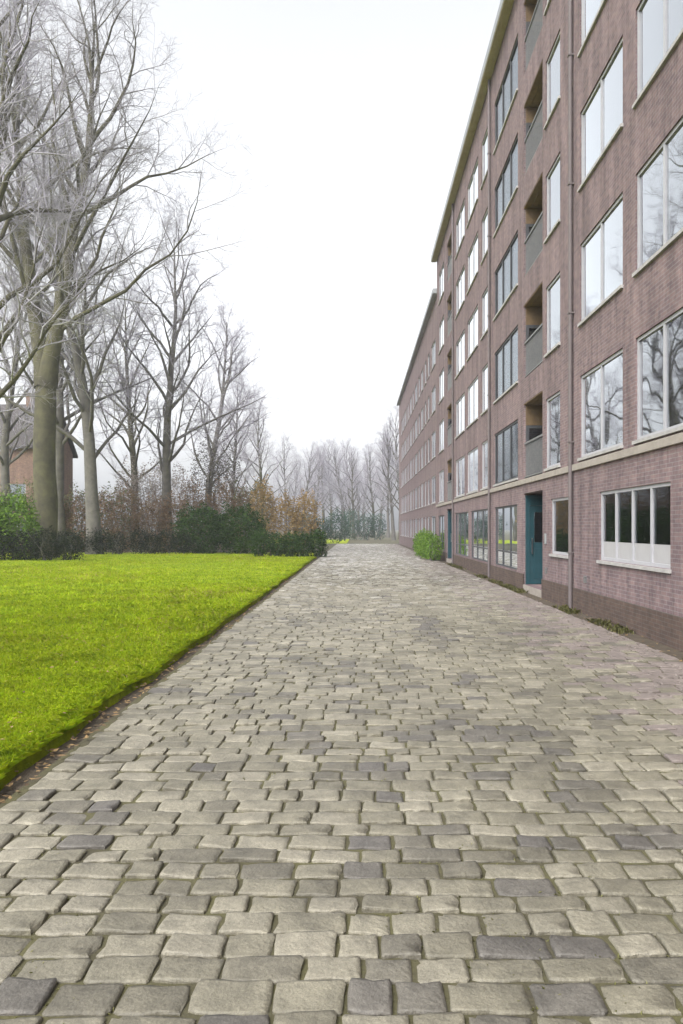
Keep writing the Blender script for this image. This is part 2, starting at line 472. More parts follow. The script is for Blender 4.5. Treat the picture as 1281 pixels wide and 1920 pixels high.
# ------------------------------------------------------------ facades
class Facade:
    """axis 'x': wall at X=pos looking to -X, u runs along Y. axis 'y': wall at Y=pos looking to -Y, u runs along X."""
    def __init__(s, root, axis, pos): s.root, s.axis, s.pos, s.cache = root, axis, pos, {}
    def P(s, u, w, z): return (s.pos + w, u, z) if s.axis == 'x' else (u, s.pos + w, z)
    def box(s, mb, u0, u1, w0, w1, z0, z1, m=0):
        if s.axis == 'x': mb.box(w0, w1, u0, u1, z0, z1, m)
        else: mb.box(u0, u1, w0, w1, z0, z1, m)
    def part(s, name, mb_, mats, u, z, parent, w=0, key=None, smooth=False):
        if key is not None and key in s.cache: me = s.cache[key]
        else:
            me = mb_().mesh(name, mats, smooth) if callable(mb_) else mb_.mesh(name, mats, smooth)
            if key is not None: s.cache[key] = me
        return put(bpy.data.objects.new(name, me), s.P(u, w, z), parent)
    def wall(s, u0, u1, z0, z1, ops, mt, depth=.14, name='wall'):
        """ops: (ua, ub, za, zb, depth)"""
        us = sorted({u0, u1, *[o[0] for o in ops], *[o[1] for o in ops]}); zs = sorted({z0, z1, *[o[2] for o in ops], *[o[3] for o in ops]})
        mb = MB(); base = Vector(s.P(u0, 0, 0))
        def q(*p): mb.quad(*[Vector(s.P(*r)) - base for r in p])
        for i in range(len(us) - 1):
            for j in range(len(zs) - 1):
                cu, cz = (us[i] + us[i+1]) / 2, (zs[j] + zs[j+1]) / 2
                if any(o[0] < cu < o[1] and o[2] < cz < o[3] for o in ops): continue
                q((us[i], 0, zs[j]), (us[i+1], 0, zs[j]), (us[i+1], 0, zs[j+1]), (us[i], 0, zs[j+1]))
        for (a0, a1, b0, b1, dp) in ops:
            q((a0, 0, b0), (a0, dp, b0), (a0, dp, b1), (a0, 0, b1)); q((a1, 0, b0), (a1, dp, b0), (a1, dp, b1), (a1, 0, b1))
            q((a0, 0, b1), (a1, 0, b1), (a1, dp, b1), (a0, dp, b1)); q((a0, 0, b0), (a1, 0, b0), (a1, dp, b0), (a0, dp, b0))
        return s.part(name, mb, mt, u0, 0, s.root)
    def window(s, ua, ub, za, zb, panes=2, cur=(), glass='glass', frame='frame', transom=None, sill=True, frost=None, inset=.03):
        W_, H_ = round(ub - ua, 3), round(zb - za, 3)
        fw = .06
        def fm():
            mb = MB()
            s.box(mb, .002, fw, 0, .07, .002, H_ - .002); s.box(mb, W_ - fw, W_ - .002, 0, .07, .002, H_ - .002)
            s.box(mb, fw, W_ - fw, 0, .07, .002, fw); s.box(mb, fw, W_ - fw, 0, .07, H_ - fw, H_ - .002)
            for k in range(1, panes):
                u = W_ * k / panes; s.box(mb, u - .035, u + .035, .002, .068, fw, H_ - fw)
            if transom:
                for k in range(panes):
                    s.box(mb, W_ * k / panes + .06, W_ * (k + 1) / panes - .06, .004, .066, transom - .025, transom + .025)
            return mb
        win = s.part('window', fm, M[frame], ua, za, s.root, inset, ('f', W_, H_, panes, transom, frame))
        pw = W_ / panes
        for k in range(panes):
            z0, z1 = .05, H_ - .05
            if frost:
                def fz(): 
                    mb = MB(); s.box(mb, .03, pw - .03, 0, .01, .05, frost); return mb
                s.part('frosted_panel', fz, M['frost'], ua + pw * k, za, win, inset + .03, ('fr', pw, frost))
                z0 = frost + .003
            def gz():
                mb = MB(); s.box(mb, .03, pw - .03, 0, .012, z0, z1); return mb
            s.part('pane', gz, M[glass], ua + pw * k, za, win, inset + .03, ('g', pw, H_, glass, frost))
            if k in cur:
                def cz():
                    mb = MB(); n = 36; pr = None
                    for j in range(n + 1):
                        u = .02 + (pw - .04) * j / n; w = .035 * math.sin(j * 1.35) + .015 * math.sin(j * .57 + 1)
                        c = (Vector(s.P(u, w, 0)) - Vector(s.P(0, 0, 0)))
                        if pr: mb.quad((pr.x, pr.y, .04), (c.x, c.y, .04), (c.x, c.y, H_ - .03), (pr.x, pr.y, H_ - .03))
                        pr = c
                    return mb
                s.part('curtain', cz, M['curtain'], ua + pw * k, za, win, inset + .13, ('c', pw, H_), True)
        if sill:
            def sz():
                mb = MB(); s.box(mb, -.04, W_ + .04, -.05, inset, -.06, -.003); return mb
            s.part('sill', sz, M['stonesill'], ua, za, win, 0, ('s', W_, inset))
        return win

rw = random.Random(3)
H1, Y1A, Y1B = 17.55, -4.0, 47.0
SILL = [3.22, 6.05, 8.90, 11.75, 14.60]
HEAD = [4.95, 7.72, 10.50, 13.35, 16.25]
b1 = empty('apartment_building', (XW, Y1A, 0), 'tall purplish brown brick apartment block rising beside the path, nearest on the right', 'building')
F1 = Facade(b1, 'x', XW)
ups = []     # (ua, ub, panes, curtain panes per storey function)
cols = [(-2.5, .2, 2), (1.6, 4.4, 3), (6.0, 9.2, 3), (9.95, 13.45, 3), (14.10, 16.80, 2), (18.45, 19.85, 1)]
cols2 = [(23.3, 27.3, 3), (28.5, 30.1, 1), (31.0, 34.0, 2), (34.9, 38.0, 2), (43.2, 45.8, 2)]
LOG = [(20.2, 22.5), (39.4, 41.8)]
ops, wins = [], []
for ua, ub, n in cols + cols2:
    for i in range(5):
        ops.append((ua, ub, SILL[i], HEAD[i], .2)); wins.append((ua, ub, SILL[i], HEAD[i], n, i))
for ua, ub in LOG:
    for i in range(5):
        ops.append((ua, ub, SILL[i] - .1, HEAD[i] + .3, 1.5))
    ops.append((ua, ub, .16, 2.72, 1.3))
GW = [(23.4, 27.2, 3), (43.0, 46.0, 2), (-2.5, .2, 2), (3.6, 7.2, 3), (11.95, 15.45, 4), (17.6, 19.3, 1), (28.6, 32.9, 3), (33.7, 38.2, 3)]
for ua, ub, n in GW: ops.append((ua, ub, 1.13 if ub < 20 else .5, 2.45, .2))
F1.wall(Y1A, Y1B, .46, H1, [o for o in ops], M['brick'])
# plinth: a darker brick base standing 3 cm proud, broken by the entrances
mb = MB()
seg = [Y1A] + [e for l in LOG for e in l] + [Y1B]
for i in range(0, len(seg), 2):
    mb = MB(); mb.box(-.03, .02, seg[i] - Y1A, seg[i+1] - Y1A, -.09, .46); mb.build('plinth', M['plinth'], (XW, Y1A, 0), b1)
for ua, ub in LOG:                    # cheeks between the plinth and the entrance
    mb = MB(); mb.box(.02, 1.3, -.001, .0, 0, .46); mb.build('plinth', M['plinth'], (XW, ua - .001, 0), b1)
# rest of the block
mb = MB(); L1 = Y1B - Y1A; D1 = 12
mb.quad((0, 0, 0), (D1, 0, 0), (D1, 0, H1), (0, 0, H1)); mb.quad((0, L1, 0), (D1, L1, 0), (D1, L1, H1), (0, L1, H1)); mb.quad((D1, 0, 0), (D1, L1, 0), (D1, L1, H1), (D1, 0, H1))
mb.build('side_wall', M['brick'], (XW, Y1A, 0), b1)
mb = MB(); mb.quad((5, .1, 0), (5, L1 - .1, 0), (5, L1 - .1, H1), (5, .1, H1))
for yy in (13.75, 17.6, 22.9, 28.1, 34.4): mb.quad((.3, yy - Y1A, 0), (5, yy - Y1A, 0), (5, yy - Y1A, H1), (.3, yy - Y1A, H1))
mb.build('partition', M['plaster'], (XW, Y1A, 0), b1)
for i, z in enumerate([0.0, 2.95, 5.78, 8.62, 11.47, 14.32]):
    mb = MB(); mb.box(.26 if i else .3, D1 - .1, .05, L1 - .05, z, z + (.16 if i else .1)); mb.build('floor_slab', M['floor'], (XW, Y1A, 0), b1)
mb = MB(); mb.box(-.05, .02, 0, L1, 2.98, 3.12); bevel(mb.build('concrete_band', M['band'], (XW, Y1A, 0), b1), .008)
mb = MB(); mb.box(-.32, D1 + .3, -.3, L1 + .35, H1 + .02, H1 + .34); bevel(mb.build('roof', M['zinc'], (XW, Y1A, 0), b1), .02)
mb = MB()
for k in range(4): mb.box(-.30 + .075 * k, -.233 + .075 * k, -.28, L1 + .33, H1 - .02, H1 + .018)
mb.build('eave_soffit', M['woodl'], (XW, Y1A, 0), b1)

CUR = {  # (column start, storey) -> panes with white net curtain, as the photograph's pale panes suggest
    14.10: {k: (0, 1) for k in range(5)},
    9.95: {1: (1, 2), 2: (1, 2), 3: (0, 1, 2), 4: (1, 2), 0: (0, 1, 2)},
    18.45: {0: (0,), 1: (0,), 2: (0,), 3: (0,), 4: (0,)},
}
for ua, ub, za, zb, n, i in wins:
    cur = CUR.get(ua, {}).get(i)
    if cur is None: cur = tuple(k for k in range(n) if rw.random() < .5)
    if ua == 23.3:
        F1.window(ua, ub, za, zb, n, (), 'glass_l', 'frame_d')
        continue
    win = F1.window(ua, ub, za, zb, n, cur, 'glass_b' if ub < 17 else 'glass_m', 'frame', transom=None)
    pw = (ub - ua) / n
    for k in range(n):
        if k in cur: continue
        r_ = rw.random()
        if r_ < .45:                                # roller blind let down part of the way
            hb = round(rw.choice([.35, .6, .9]), 2)
            def bl(): mb = MB(); mb.box(.0, .012, .05, pw - .05, -hb, -.06); mb.box(-.01, .022, .05, pw - .05, -hb - .025, -hb); return mb
            F1.part('roller_blind', bl, M['curtain'], ua + pw * k, zb, win, .13, ('bl', pw, hb))
for ua, ub, n in GW:
    if ub < 20: F1.window(ua, ub, 1.13, 2.45, n, (), 'glass', 'frame', frost=.36 if n > 1 else None)
    else: F1.window(ua, ub, .5, 2.45, n, (), 'glass_b', 'frame_d', transom=.5, sill=False)
for ua, ub in LOG:
    wd = ub - ua
    for i in range(5):
        z0, z1 = SILL[i] - .1, HEAD[i] + .3
        # timber soffit boards
        for k in range(8):
            def sb():
                mb = MB(); mb.box(0, .17, .003, wd - .003, 0, .022); return mb
            F1.part('soffit_board', sb, M['wood'], ua, z1 - .03, b1, .01 + .182 * k, ('sb', wd))
        # glazed back wall of the loggia
        F1.window(ua, ub, z0 + .01, z1 - .04, 2, (), 'glass', 'frame_d', sill=False, inset=1.40)
        # railing: posts, handrail, glass infill
        def rl():
            mb = MB()
            mb.box(.0, .05, 0, wd, .98, 1.03); mb.box(.01, .04, 0, wd, .05, .08)
            nb = int(wd / .11)
            for k in range(1, nb): mb.box(.018, .034, wd * k / nb - .008, wd * k / nb + .008, .08, .98)
            return mb
        F1.part('railing', rl, M['rail'], ua, z0 + .003, b1, .02, ('rl', wd))
        # far cheek of the recess: glazed side door under a timber panel
        mb = MB(); mb.box(.06, 1.36, -.05, -.003, 1.52, z1 - z0 - .04); mb.build('timber_panel', M['ochre'], (XW, ub, z0 + .005), b1)
        mb = MB(); mb.box(.06, .14, -.06, -.003, 0, 1.515); mb.box(1.28, 1.36, -.06, -.003, 0, 1.515); mb.box(.14, 1.28, -.06, -.003, 0, .1); mb.box(.14, 1.28, -.06, -.003, 1.43, 1.515); mb.box(.68, .74, -.06, -.003, .1, 1.43)
        sdr = mb.build('side_door', M['frame_d'], (XW, ub, z0 + .005), b1)
        mb = MB(); mb.box(.12, 1.30, -.04, -.03, .08, 1.45); mb.build('pane', M['glass'], (XW, ub, z0 + .005), sdr)
    mb = MB(); mb.box(-.02, 1.28, .01, wd - .01, -.09, .158); mb.build('entrance_step', M['band'], (XW, ua, 0), b1)
    mb = MB(); mb.box(.16, 1.22, -.075, -.004, 0, 2.2); dr = mb.build('door', M['teal'], (XW, ub, .17), b1)
    bevel(dr, .008)
    for z_ in (.15, 1.18):
        mb = MB(); mb.box(.28, .62, -.012, 0, z_, z_ + .85); mb.box(.76, 1.10, -.012, 0, z_, z_ + .85); bevel(mb.build('door_panel', M['teal'] if z_ < 1 else M['glass_b'], (XW, ub - .075, .17), dr), .006)
    mb = MB(); mb.box(.20, .225, -.06, -.035, .85, 1.3); mb.box(.204, .221, -.035, 0, .9, .93); mb.box(.204, .221, -.035, 0, 1.22, 1.25)
    mb.build('handle', M['steel'], (XW, ub - .075, .17), dr)
    mb = MB(); mb.box(.05, .155, -.09, -.004, 0, 2.5); mb.box(1.225, 1.29, -.09, -.004, 0, 2.5); mb.box(.155, 1.225, -.09, -.004, 2.21, 2.5)
    mb.build('door_frame', M['teal'], (XW, ub, .17), b1)
    mb = MB(); mb.box(-.03, 0, 0, .16, 0, .26); bevel(mb.build('intercom', M['zinc'], (XW, ua - .45, 1.35), b1), .01)
# downpipes with brackets, and vent grilles
for u in (17.3, 28.0, 38.7):
    mb = MB(); mb.tube([Vector((-.07, 0, z)) for z in (.02, 4, 9, 14, H1 - .05)], [.045] * 5, 10); dp = mb.build('downpipe', M['pipe'], (XW, u, 0), b1, True)
    for z in (1.2, 3.6, 6.4, 9.2, 12.0, 14.9):
        mb = MB(); mb.box(-.125, .0, -.055, .055, 0, .03); mb.build('bracket', M['pipe'], (XW, u, z), dp)
for u in (9.75, 11.0, 16.3, 19.7, 29.5, 35.5):
    mb = MB()
    for k in range(5): mb.box(-.012, .0, 0, .22, .03 * k, .03 * k + .018)
    o = mb.build('vent_grille', M['rail'], (XW, u, .62), b1); o['kind'] = 'stuff'

# second block, one storey lower, set a little back
H2, Y2A, Y2B, X2 = 15.75, 47.5, 91.0, 4.78
b2 = empty('apartment_building', (X2, Y2A, 0), 'lower greyish brick apartment block with flat roof, behind the tall block', 'building')
F2 = Facade(b2, 'x', X2)
ops = []
u = Y2A + 1.2; w2 = []
while u < Y2B - 3:
    w = rw.choice([1.3, 2.0, 2.6])
    for i in range(4): w2.append((round(u, 2), round(u + w, 2), SILL[i] + .1, HEAD[i] + .05, 1 if w < 1.5 else 2))
    w2.append((round(u, 2), round(u + w, 2), .95, 2.5, 1 if w < 1.5 else 2))
    u += w + rw.uniform(.9, 1.6)
for a0, a1, z0, z1, n in w2: ops.append((a0, a1, z0, z1, .2))
F2.wall(Y2A, Y2B, -.09, H2, ops, M['brick_b'])
L2 = Y2B - Y2A
mb = MB(); mb.quad((0, 0, 0), (11, 0, 0), (11, 0, H2), (0, 0, H2)); mb.quad((0, L2, 0), (11, L2, 0), (11, L2, H2), (0, L2, H2)); mb.quad((11, 0, 0), (11, L2, 0), (11, L2, H2), (11, 0, H2))
mb.build('side_wall', M['brick_b'], (X2, Y2A, 0), b2)
mb = MB()
mb.quad((3, .1, 0), (3, L2 - .1, 0), (3, L2 - .1, H2), (3, .1, H2)); mb.build('partition', M['plaster'], (X2, Y2A, 0), b2)
for z in [2.95, 5.8, 8.65, 11.5]:
    mb = MB(); mb.box(.26, 10.9, .05, L2 - .05, z, z + .16); mb.build('floor_slab', M['floor'], (X2, Y2A, 0), b2)
mb = MB(); mb.box(-.28, 11.2, 0.02, L2 + .2, H2 + .01, H2 + .3); mb.build('roof', M['zinc'], (X2, Y2A, 0), b2)
for a0, a1, z0, z1, n in w2:
    F2.window(a0, a1, z0, z1, n, tuple(k for k in range(n) if rw.random() < .5), 'glass_l', 'frame')

# ------------------------------------------------------------ houses beyond the park
def house(x, y, w, d, h, ridge, wallm, roofm, label, nwin=3, axis='x', chim=True):
    r = empty('house', (x, y, 0), label, 'house')
    Fh = Facade(r, 'y', y)
    fl = int(h // 2.8)
    wl = []
    for k in range(nwin):
        u = x - w / 2 + w * (k + .5) / nwin
        for i in range(fl):
            wl.append((round(u - .7, 2), round(u + .7, 2), .9 + 2.8 * i, 2.4 + 2.8 * i))
    Fh.wall(x - w/2, x + w/2, -.09, h, [(*q, .15) for q in wl], M[wallm])
    mb = MB(); 
    for sx in (-1, 1): mb.quad((sx*w/2, 0, -.09), (sx*w/2, d, -.09), (sx*w/2, d, h), (sx*w/2, 0, h))
    mb.quad((-w/2, d, -.09), (w/2, d, -.09), (w/2, d, h), (-w/2, d, h))
    if axis == 'x':
        for sx in (-1, 1): mb.quad((sx*w/2, 0, h), (sx*w/2, d, h), (sx*w/2, d/2, ridge))
    else:
        for yy in (0, d): mb.quad((-w/2, yy, h), (w/2, yy, h), (0, yy, ridge))
    mb.build('side_wall', M[wallm], (x, y, 0), r)
    mb = MB(); mb.box(-w/2 + .3, w/2 - .3, .5, d - .3, 0, h - .1); mb.build('interior_wall', M['plaster'], (x, y, 0), r)
    mb = MB(); e = .35; t = .18
    if axis == 'x':
        k = (ridge - h) / (d / 2)
        for s_ in (0, 1):
            ya, yb = (-e, d/2) if s_ == 0 else (d + e, d/2)
            za, zb = h - e * k + .02, ridge + .02
            p = [(-w/2 - e, ya, za), (w/2 + e, ya, za), (w/2 + e, yb, zb), (-w/2 - e, yb, zb)]
            q = [(a_, b_, c_ + t) for a_, b_, c_ in p]
            mb.quad(*p); mb.quad(*q)
            for i in range(4): mb.quad(p[i], p[(i+1) % 4], q[(i+1) % 4], q[i])
    else:
        k = (ridge - h) / (w / 2)
        for s_ in (-1, 1):
            p = [(s_ * (w/2 + e), -e, h - e * k + .02), (s_ * (w/2 + e), d + e, h - e * k + .02), (0, d + e, ridge + .02), (0, -e, ridge + .02)]
            q = [(a_, b_, c_ + t) for a_, b_, c_ in p]
            mb.quad(*p); mb.quad(*q)
            for i in range(4): mb.quad(p[i], p[(i+1) % 4], q[(i+1) % 4], q[i])
    rf = mb.build('roof', M[roofm], (x, y, 0), r)
    if chim:
        mb = MB(); cx = w * .28; mb.box(cx - .35, cx + .35, d/2 - .3, d/2 + .3, ridge - .9, ridge + 1.0); mb.box(cx - .4, cx + .4, d/2 - .35, d/2 + .35, ridge + 1.0, ridge + 1.12)
        mb.build('chimney', M[wallm], (x, y, 0), rf)
    for q in wl: Fh.window(*q, 2, (), 'glass', 'frame', inset=.06)
    return r
house(-29.5, 62, 9, 8, 8.2, 11.8, 'brick_h', 'tiles', 'brown brick house with dark pitched roof behind the forked mossy tree', 3)

# ------------------------------------------------------------ bare trees
def bark_mat(name, c1, c2, sc=6):
    m = mat(name, c1, .95, c2, sc, .9, 22)
    return m
M['bark_moss'] = bark_mat('mossy_bark', (.100, .094, .052), (.046, .041, .032), 1.6)
M['bark'] = bark_mat('grey_bark', (.145, .135, .12), (.085, .08, .072), 3)
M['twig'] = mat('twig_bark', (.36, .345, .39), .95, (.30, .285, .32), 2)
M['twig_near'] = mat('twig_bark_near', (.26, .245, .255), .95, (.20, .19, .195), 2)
M['twig2'] = mat('twig_bark_brown', (.17, .13, .10), .95, (.12, .095, .08), 2)

def grow_tree(seed, height, r0, fork=None, spread=.42, limbs=16, first=.22, dens=1.0, levels=4, k0=10):
    rnd = random.Random(seed)
    tr, cr = MB(), MB()
    def rv(s): return Vector((rnd.gauss(0, s), rnd.gauss(0, s), rnd.gauss(0, s)))
    def branch(p, d, ln, r, lev):
        n = {0: 14, 1: 8, 2: 5, 3: 4, 4: 3}[lev]
        pts, rad = [p.copy()], [r]
        dd = d.normalized()
        wob = {0: .05, 1: .15, 2: .2, 3: .24, 4: .28}[lev]
        for i in range(n):
            dd = (dd + rv(wob) + Vector((0, 0, .05 if lev else .10))).normalized()
            p = p + dd * (ln / n)
            t = (i + 1) / n
            pts.append(p.copy()); rad.append(max(.0033, r * ((1 - t) ** .85 if lev else (1 - .9 * t)) + .15 * r * (1 - t)))
        mb = tr if lev <= 1 else cr
        if lev == 0:
            rad[0] *= 1.55; rad[1] *= 1.08
        mb.tube(pts, rad, {0: k0, 1: 6, 2: 4, 3: 3, 4: 3}[lev], cap=False)
        if lev >= levels: return
        cnt = {0: limbs, 1: int(11 * dens), 2: int(9 * dens), 3: int(6 * dens)}[lev]
        lo = {0: first, 1: .22, 2: .15, 3: .12}[lev]
        for c in range(cnt):
            t = lo + (1 - lo) * (c + rnd.random() * .9) / cnt
            t = min(t, .99)
            x = t * n; i0 = min(int(x), n - 1); fr = x - i0
            q = pts[i0].lerp(pts[i0 + 1], fr); rr = rad[i0] + (rad[i0 + 1] - rad[i0]) * fr
            ax = (pts[i0 + 1] - pts[i0]).normalized()
            side = ax.cross(rv(1)); side.normalize()
            if lev == 0:
                az = c * 2.4 + rnd.uniform(-.5, .5); side = Vector((math.cos(az), math.sin(az), 0))
                cl = height * spread * (1 - .62 * t ** 1.5) * rnd.uniform(.75, 1.15); ang = rnd.uniform(.55, .95)
                ang *= 1 - .35 * t
            else:
                cl = ln * rnd.uniform(.32, .58) * (1 - .4 * t); ang = rnd.uniform(.5, 1.05)
            nd = ax * math.cos(ang) + side * math.sin(ang)
            branch(q, nd, cl, min(rr * .72, {0: r * .30, 1: r * .32, 2: r * .38, 3: r * .5}[lev]), lev + 1)
    if fork:
        # short bole that divides into two stems
        fh, (d1, d2) = fork
        pts = [Vector((0, 0, z)) + Vector((math.sin(z) * .05, 0, 0)) for z in np.linspace(-.2, fh, 7)]
        rad = [r0 * 1.5, r0 * 1.12, r0 * 1.02, r0 * .97, r0 * .95, r0 * .98, r0 * .9]
        tr.tube(pts, rad, k0, cap=False)
        top = pts[-1] - Vector((0, 0, .3))
        for dv in (d1, d2):
            branch(top, Vector(dv), height - fh, r0 * .68, 0)
    else:
        branch(Vector((0, 0, -.2)), Vector((rnd.gauss(0, .02), rnd.gauss(0, .02), 1)), height, r0, 0)
    return tr, cr

def tree_from(mesh_t, mesh_c, loc, rz, sc, label, group=None):
    r = empty('bare_tree', loc, label, 'tree', group)
    r.rotation_euler = (0, 0, rz); r.scale = (sc, sc, sc)
    for nm, me in (('trunk', mesh_t), ('crown', mesh_c)):
        o = bpy.data.objects.new(nm, me); C.objects.link(o); o.parent = r
    return r
def X(px, y): return (px - 670) / 1493 * y

t, c = grow_tree(21, 26, .50, fork=(8.4, ((-.25, .05, 1), (.22, -.07, 1))), limbs=22, first=.10, dens=1.0, spread=.38, k0=18)
for i, q in enumerate(t.v):                      # burrs and flutes on the old bole
    if q[2] < 13:
        k = 1 + .16 * noise.noise((q[0] * 1.7, q[1] * 1.7, q[2] * .5)) + .05 * noise.noise((q[0] * 6, q[1] * 6, q[2] * 2))
        if q[2] < 8: t.v[i] = (q[0] * k, q[1] * k, q[2])
tm, tcn = t.mesh('trunk', M['bark_moss'], True), c.mesh('crown', M['twig_near'], True)
tree_from(tm, tcn, (X(85, 45.5), 45.5, -.05), 0, 1.22, 'biggest mossy bare tree, its trunk forking in two above the low blackish hedge')
VAR = []
for sd_, hh, rr, mt in ((4, 23, .36, 'bark'), (9, 21, .32, 'bark'), (14, 24, .4, 'bark_moss')):
    t, c = grow_tree(sd_, hh, rr, limbs=26, dens=1.03, spread=.41)
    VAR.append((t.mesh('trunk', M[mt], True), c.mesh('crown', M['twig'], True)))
rows = [  # px of trunk, depth, variant, scale, rotation, label
    (-60, 33, 2, 1.08, .4, 'bare tree cut off by the left picture edge, branches reaching in from the left'),
    (178, 52, 0, 1.2, 1.1, 'tall grey bare tree just right of the forked mossy tree'),
    (20, 58, 1, 1.1, 2.2, 'bare tree in front of the brown brick house, seen behind the forked trunk'),
    (318, 60, 1, 1.15, 3.0, 'slender grey bare tree standing before the pale tan thicket'),
    (255, 74, 2, .95, 4.2, 'hazy bare tree between the two grey trunks beyond the shrubs'),
    (385, 78, 0, 1.0, 5.0, 'bare tree rising behind the dark green shrubs at middle distance'),
    (112, 55, 1, 1.3, 3.6, 'bare tree close behind the fork of the mossy tree, its pale twigs filling the gap'),
    (440, 96, 1, .92, .9, 'pale hazy bare tree just left of the rusty leaved small tree'),
    (490, 118, 2, .82, 2.6, 'faint lavender bare tree above the rusty leaved small tree'),
]
for px, y, k, sc, rz, lb in rows:
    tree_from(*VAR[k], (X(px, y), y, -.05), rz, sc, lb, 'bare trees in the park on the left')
far = [(535, 140, 1, .80), (570, 150, 0, .72), (605, 165, 2, .74), (640, 175, 1, .82), (672, 170, 0, .74), (700, 160, 2, .72), (728, 156, 1, .85), (655, 205, 2, .95), (590, 200, 1, .9), (738, 118, 0, .72), (752, 132, 2, .85), (552, 172, 1, .8), (588, 158, 0, .74), (622, 185, 2, .86), (648, 160, 0, .78), (684, 182, 1, .86), (712, 190, 0, .95), (664, 150, 2, .66)]
ORD = ['leftmost', 'second from the left', 'third from the left', 'fourth from the left', 'fifth from the left', 'sixth from the left', 'seventh from the left', 'eighth from the left', 'ninth from the left', 'tenth from the left', 'eleventh from the left', 'twelfth from the left', 'thirteenth from the left', 'fourteenth from the left', 'fifteenth from the left', 'sixteenth from the left', 'next to rightmost', 'rightmost']
for i, (px, y, k, sc) in enumerate(sorted(far)):
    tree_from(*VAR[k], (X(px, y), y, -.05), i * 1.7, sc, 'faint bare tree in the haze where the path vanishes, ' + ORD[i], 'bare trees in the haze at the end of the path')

# ------------------------------------------------------------ shrubs and hedges
GREEN_D = [(0, (.012, .026, .006)), (.5, (.024, .056, .009)), (1, (.048, .098, .016))]
GREEN_B = [(0, (.04, .085, .012)), (.5, (.095, .18, .02)), (1, (.18, .28, .035))]
BROWN = [(0, (.085, .055, .034)), (.5, (.17, .110, .068)), (1, (.26, .175, .11))]
RUST = [(0, (.17, .11, .045)), (.5, (.30, .205, .085)), (1, (.38, .27, .12))]
OLIVE = [(0, (.06, .07, .03)), (.5, (.12, .135, .06)), (1, (.18, .19, .09))]
BLACKG = [(0, (.006, .010, .005)), (.5, (.012, .018, .008)), (1, (.022, .032, .012))]
MURK = [(0, (.05, .045, .036)), (.5, (.095, .085, .07)), (1, (.15, .13, .115))]
TAN = [(0, (.17, .145, .125)), (.5, (.25, .215, .19)), (1, (.32, .28, .25))]
TEALG = [(0, (.03, .06, .045)), (.5, (.055, .095, .07)), (1, (.08, .13, .10))]
LM = {}
for nm, stp in (('GREEN_D', GREEN_D), ('GREEN_B', GREEN_B), ('BROWN', BROWN), ('RUST', RUST), ('OLIVE', OLIVE), ('BLACKG', BLACKG), ('TEALG', TEALG), ('TAN', TAN), ('MURK', MURK)):
    LM[nm] = ramp_attr_mat('leaves_' + nm.lower(), stp, rough=.6, nvar=.25, nscale=1.2, trans=.2, spec=.12)

def leaves_mesh(name, seed, lobes, n, size, mt, flat=False):
    """lobes: (cx, cy, cz, rx, ry, rz); leaf faces through the outer shell of each lobe, pushed by noise"""
    rng = np.random.default_rng(seed)
    vol = np.array([l[3] * l[4] + l[4] * l[5] + l[3] * l[5] for l in lobes]); cnt = (n * vol / vol.sum()).astype(int)
    P = []
    for l, m_ in zip(lobes, cnt):
        d = rng.normal(size=(m_, 3)); d /= np.linalg.norm(d, axis=1)[:, None]
        ph = seed + l[0]
        lump = 1 + .22 * np.sin(d[:, 0] * 5 + ph) * np.sin(d[:, 1] * 6 + ph * 2) + .16 * np.sin(d[:, 2] * 9 + ph * 3) * np.sin(d[:, 0] * 11)
        rr = lump * (1 - np.abs(rng.normal(0, .22, m_)).clip(0, .95))
        q = d * rr[:, None] * np.array(l[3:6]) + np.array(l[:3])
        P.append(q)
    P = np.concatenate(P); P = P[P[:, 2] > .02]
    m_ = len(P)
    a_ = rng.normal(size=(m_, 3)); a_[:, 2] *= .6; a_ /= np.linalg.norm(a_, axis=1)[:, None]
    b_ = np.cross(a_, rng.normal(size=(m_, 3))); b_ /= np.linalg.norm(b_, axis=1)[:, None]
    s = size * rng.uniform(.6, 1.35, m_)[:, None]
    V = np.stack([P - a_ * s, P + b_ * s * .45 - a_ * s * .1, P + a_ * s, P - b_ * s * .45 + a_ * s * .05], 1).reshape(-1, 3)
    me = bpy.data.meshes.new(name)
    me.vertices.add(m_ * 4); me.vertices.foreach_set('co', V.ravel())
    me.loops.add(m_ * 4); me.loops.foreach_set('vertex_index', np.arange(m_ * 4, dtype=np.int32))
    me.polygons.add(m_); me.polygons.foreach_set('loop_start', np.arange(0, m_ * 4, 4, dtype=np.int32)); me.polygons.foreach_set('loop_total', np.full(m_, 4, dtype=np.int32))
    me.update(calc_edges=True); me.validate()
    me.materials.append(mt)
    attr(me, 'tone', rng.beta(2, 2, m_))
    return me

def shrub(name, label, cat, x, y, lobes, n, size, lm, seed, group=None, stems=7, h=None):
    r = empty(name, (x, y, 0), label, cat, group)
    o = bpy.data.objects.new('foliage', leaves_mesh('foliage', seed, lobes, n, size, LM[lm])); put(o, (x, y, 0), r)
    rnd = random.Random(seed); mb = MB()
    for _ in range(stems * max(1, len(lobes) // 2)):
        l = rnd.choice(lobes)
        b0 = Vector((l[0] + rnd.gauss(0, l[3] * .25), l[1] + rnd.gauss(0, l[4] * .2), -.1))
        tp = Vector((l[0] + rnd.gauss(0, l[3] * .45), l[1] + rnd.gauss(0, l[4] * .45), l[2] + l[5] * rnd.uniform(.3, .95)))
        pts = [b0.lerp(tp, k / 5) + Vector((rnd.gauss(0, .05), rnd.gauss(0, .05), 0)) for k in range(6)]
        mb = MB(); mb.tube(pts, [.045, .038, .03, .022, .015, .006], 5)
        mb.build('stem', M['bark'], (x, y, 0), r, True)
    return r
